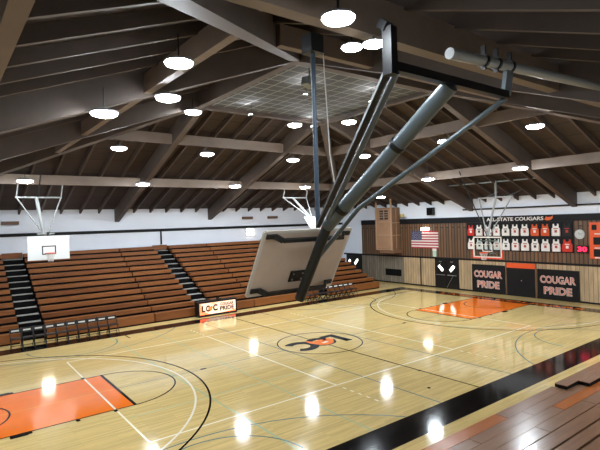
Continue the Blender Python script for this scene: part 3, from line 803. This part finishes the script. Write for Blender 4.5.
MB().box(W - .3, W - .05, 6.45, 7.02, 5.42, 6.0).build('cabinet', M['black_metal'], t); MB().box(W - .31, W - .3, 6.5, 6.97, 5.46, 5.96).build('grille', M['dark'], t)
MB().box(W - .05, W, 6.6, 6.9, 5.6, 5.8).build('bracket', M['black_metal'], t)

# jersey display
t = thing('display_sign_board', 'black display board that carries the framed jerseys', 'display board', (WX, .3, 2.9))
MB().box(WX - .05, WX - .001, -3.32, 3.75, 2.9, 4.79).build('panel', M['banner'], t)
text('ALL-STATE COUGARS', (W - .105, 2.2, 4.87), YN, ZU, 3.82, .23, M['white_letter'], 'wall_lettering', None, depth=.02, bold=.02, origin=(W - .1, .8, 5.0))
tag(bpy.data.objects['wall_lettering'], 'white letters ALL-STATE COUGARS on the black band above the jerseys', 'lettering')
o = MB().poly([(0, .05), (.12, .25), (.2, .2), (.42, .22), (.52, .3), (.5, .12), (.36, .02), (.18, 0)], (W - .105, -1.67, 4.85), YN, ZU, .02).build('cougar_emblem_sign', M['orange_letter'], origin=(W - .1, -1.9, 5.0))
tag(o, 'small orange cougar emblem at the end of the ALL-STATE COUGARS letters', 'emblem')
jer = [['red', 'white', 'white', 'white', 'white', 'white', 'white', 'orange', 'orange', 'white', 'black'],
       ['white', 'white', 'white', 'white', 'white', 'white', 'white', 'white', 'white', 'white', 'red']]
def tank(s, kind):
    if kind == 'short':
        return [(-.2 * s, 0), (.2 * s, 0), (.21 * s, .42), (.3 * s, .38), (.33 * s, .5), (.2 * s, .68), (.1 * s, .7), (.06 * s, .66), (-.06 * s, .66), (-.1 * s, .7), (-.2 * s, .68), (-.33 * s, .5), (-.3 * s, .38), (-.21 * s, .42)]
    return [(-.24 * s, 0), (.24 * s, 0), (.25 * s, .2), (.24 * s, .42), (.17 * s, .52), (.16 * s, .72), (.09 * s, .74), (.08 * s, .64), (.04 * s, .6), (-.04 * s, .6), (-.08 * s, .64), (-.09 * s, .74), (-.16 * s, .72), (-.17 * s, .52), (-.24 * s, .42), (-.25 * s, .2)]
for r_ in range(2):
    for c in range(11):
        yc = 3.42 - c * .64; z0 = 3.9 if r_ == 0 else 2.96
        colr = jer[r_][c]
        lab = '%s basketball jersey in a frame, %s from left in the %s row' % (colr, ORD[c], 'upper' if r_ == 0 else 'lower')
        t = thing('framed_jersey', lab, 'jersey', (WX - .05, yc, z0), 'framed jerseys on the display board')
        fr = MB()
        for a in (-.303, .303): fr.box(WX - .075, WX - .05, yc + a - .012, yc + a + .012, z0 - .05, z0 + .82)
        for zz in (-.05, .8): fr.box(WX - .075, WX - .05, yc - .29, yc + .29, z0 + zz, z0 + zz + .024)
        fr.build('frame', M['black_trim'], t)
        j = MB().poly(tank(1.05 if not (r_ == 1 and c == 10) else 1.25, 'tank'), (WX - .052, yc, z0), YN, ZU, .02).build('jersey', M['jersey_' + colr], t)
        tm = M['red_trim'] if colr == 'white' and (c % 3 != 1) else (M['dark_print'] if colr == 'white' else M['jersey_white'] if colr != 'black' else M['red_trim'])
        mb = MB().box(WX - .076, WX - .072, yc - .13, yc + .13, z0 + .42, z0 + .47)
        mb.box(WX - .076, WX - .072, yc - .075, yc + .075, z0 + .2, z0 + .36)
        mb.build('print', tm, j)
        if colr == 'white' and c % 2:
            mb = MB()
            for s in (-1, 1): mb.box(WX - .076, WX - .072, yc + s * .235 - .012, yc + s * .235 + .012, z0 + .02, z0 + .4)
            mb.build('side_trim', M['red_trim'], j)

# clock, shot clock, scoreboard
t = thing('wall_clock', 'round grey wall clock between the jerseys and the scoreboard', 'clock', (WX, -3.68, 4.0))
def disc(r, x0, x1, yc, zc):
    return MB().tube([(x1, yc, zc), (x0, yc, zc)], r, 32)
disc(.28, WX - .06, WX - .002, -3.68, 4.0).build('rim', M['steel'], t); disc(.25, WX - .066, WX - .06, -3.68, 4.0).build('face', M['clock_face'], t)
MB().bar((WX - .07, -3.68, 4.0), (WX - .07, -3.6, 4.1), .02, .008, up=(1, 0, 0)).build('hand', M['dark_print'], t)
MB().bar((WX - .07, -3.68, 4.0), (WX - .07, -3.85, 4.05), .015, .008, up=(1, 0, 0)).build('hand', M['dark_print'], t)
t = thing('shot_clock', 'small black shot clock with red digits 30 below the wall clock', 'shot clock', (WX, -3.82, 2.95))
MB().box(WX - .1, WX - .002, -4.14, -3.5, 2.93, 3.36).build('case', M['black_metal'], t)
text('30', (WX - .103, -3.57, 3.0), YN, ZU, .5, .28, M['led'], 'digits', t, bold=.03)
t = thing('scoreboard', 'orange scoreboard on the dark siding at the right edge', 'scoreboard', (WX, -6.2, 2.6))
MB().box(WX - .15, WX - .002, -8.6, -4.24, 2.62, 4.68).build('case', M['orange_panel'], t)
def sbox(name, y1, y0, z0, z1, m): return MB().box(WX - .158, WX - .15, y0, y1, z0, z1).build(name, m, t)
for yy in (-4.36, -7.6):
    sbox('indicator', yy, yy - .26, 4.25, 4.55, M['black_trim'])
    for z0 in (3.42, 2.74):
        wd = sbox('score_window', yy - .08, yy - .95, z0, z0 + .42, M['black_trim'])
        text('0', (WX - .162, yy - .48, z0 + .05), YN, ZU, .22, .32, M['score_white'], 'digit', wd, bold=.04)
    for z0 in (4.0, 3.2, 2.65): sbox('stripe', yy - .14, yy - 1.0, z0, z0 + .06, M['white_letter'])
sbox('clock_window', -5.7, -7.2, 3.9, 4.45, M['black_trim'])

# plywood box unit on the wall near the far corner
bx0 = 15.75
t = thing('plywood_booth', 'tall plywood box bulging from the right wall left of the flag', 'cabinet', (bx0, 10.7, 2.75))
MB().box(bx0, W - .05, 9.86, 11.55, 2.78, 6.15).build('body', M['box_side'], t)
mb = MB()
for za, zb in ((2.85, 3.9), (3.98, 4.95)): mb.box(bx0 - .02, bx0, 9.95, 11.46, za, zb)
mb.build('front_panel', M['box_wood'], t)
up = MB().box(bx0 - .02, bx0, 9.95, 11.46, 5.03, 6.1).build('front_panel', M['box_wood'], t)
g = MB().box(bx0 - .03, bx0 - .02, 10.2, 11.1, 5.2, 5.95).build('speaker_recess', M['dark_print'], up)
mb = MB()
for z in (5.38, 5.56, 5.74): mb.box(bx0 - .045, bx0 - .03, 10.2, 11.1, z, z + .05)
mb.box(bx0 - .045, bx0 - .03, 10.6, 10.66, 5.2, 5.95); mb.build('louver', M['box_frame'], g)
for y in (9.9, 11.5): MB().box(bx0 - .05, bx0 + .05, y - .06, y + .06, 2.75, 7.3 if y < 10 else 6.9).build('corner_post', M['box_frame'], t)
mb = MB()
for z in (2.75, 3.92, 4.97): mb.box(bx0 - .03, bx0 + .02, 9.96, 11.44, z, z + .07)
mb.build('rail', M['box_frame'], t)
MB().box(bx0 + .05, W - .1, 9.75, 11.3, 2.5, 2.77).build('base', M['box_side'], t)
mb = MB()
for z in (3.9, 4.9): mb.box(bx0 + .06, W - .06, 9.845, 9.86, z, z + .06)
mb.box(bx0 + .5, bx0 + .56, 9.845, 9.86, 2.85, 6.1); mb.build('side_rail', M['box_frame'], t)
tag(MB().box(W - .08, W - .061, 9.86, 11.55, .6, 1.14).build('wall_grille', M['dark'], origin=(W, 10.7, .6)), 'long black vent panel on the grey boards under the plywood box', 'vent')
t = thing('bucket', 'small yellow bucket on the ledge beside the plywood box', 'bucket', (W - .2, 9.5, 5.32))
MB().box(W - .35, W, 9.2, 9.8, 5.325, 5.345).build('ledge_bracket', M['black_trim'], t)
MB().lathe([(.12, 5.35), (.16, 5.62), (.15, 5.63)], (W - .2, 9.5, 0), 16).build('pail', M['yellow'], t)
# pipe along the white strip, conduit and brackets on the far wall
tag(MB().tube([(W - .12, -7.5, 5.72), (W - .12, 4.0, 5.72)], .05, 10).tube([(W, 3.9, 5.72), (W - .12, 3.9, 5.72)], .03, 8).build('wall_pipe', M['black_metal'], origin=(W - .1, -2, 5.7)), 'black horizontal pipe along the white strip above the jerseys', 'pipe')
tag(MB().box(-.47, -.37, W - .06, W, 3.95, 4.87).build('conduit', M['black_trim'], origin=(-.4, W, 4)), 'thin black vertical conduit on the white far wall above the bleachers', 'conduit')
for i, (x, lab) in enumerate(((-9.54, 'small brown beam bracket high on the far wall above the left stairs'), (6.65, 'brown beam bracket high on the far wall, left one above the far wall light'), (9.04, 'brown beam bracket high on the far wall, right one above the raised backboard'))):
    tag(MB().box(x - .45, x + .45, W - .18, W, 5.58, 5.78).build('beam_bracket', M['brown_box'], origin=(x, W, 5.6)), lab, 'bracket', 'brown brackets on the far wall')

# ------------------------------------------------------------------ world and camera
w = bpy.data.worlds.new('World'); SC.world = w; w.use_nodes = True
w.node_tree.nodes['Background'].inputs[0].default_value = (.5, .6, .8, 1); w.node_tree.nodes['Background'].inputs[1].default_value = .02

yaw, pitch, roll, fpx = .6505, .0057, -.0311, 480.4782
f = V((math.sin(yaw) * math.cos(pitch), math.cos(yaw) * math.cos(pitch), -math.sin(pitch)))
r0 = f.cross(V((0, 0, 1))).normalized(); u0 = r0.cross(f)
r = r0 * math.cos(roll) + u0 * math.sin(roll); u = u0 * math.cos(roll) - r0 * math.sin(roll)
cam = bpy.data.cameras.new('camera'); co = bpy.data.objects.new('camera', cam); COL.objects.link(co)
mw = Matrix(((r.x, u.x, -f.x, -13.0904), (r.y, u.y, -f.y, -16.0535), (r.z, u.z, -f.z, 5.2045), (0, 0, 0, 1)))
co.matrix_world = mw
cam.sensor_width = 36; cam.lens = fpx / 600 * 36; cam.clip_start = .05; cam.clip_end = 200
SC.camera = co

SC.view_settings.view_transform = 'Standard'; SC.view_settings.look = 'None'
SC.view_settings.exposure = 0; SC.view_settings.gamma = 1
SC.view_settings.use_curve_mapping = False
SC.cycles.use_denoising = True
SC.cycles.max_bounces = 8; SC.cycles.diffuse_bounces = 4
SC.cycles.sample_clamp_indirect = 8
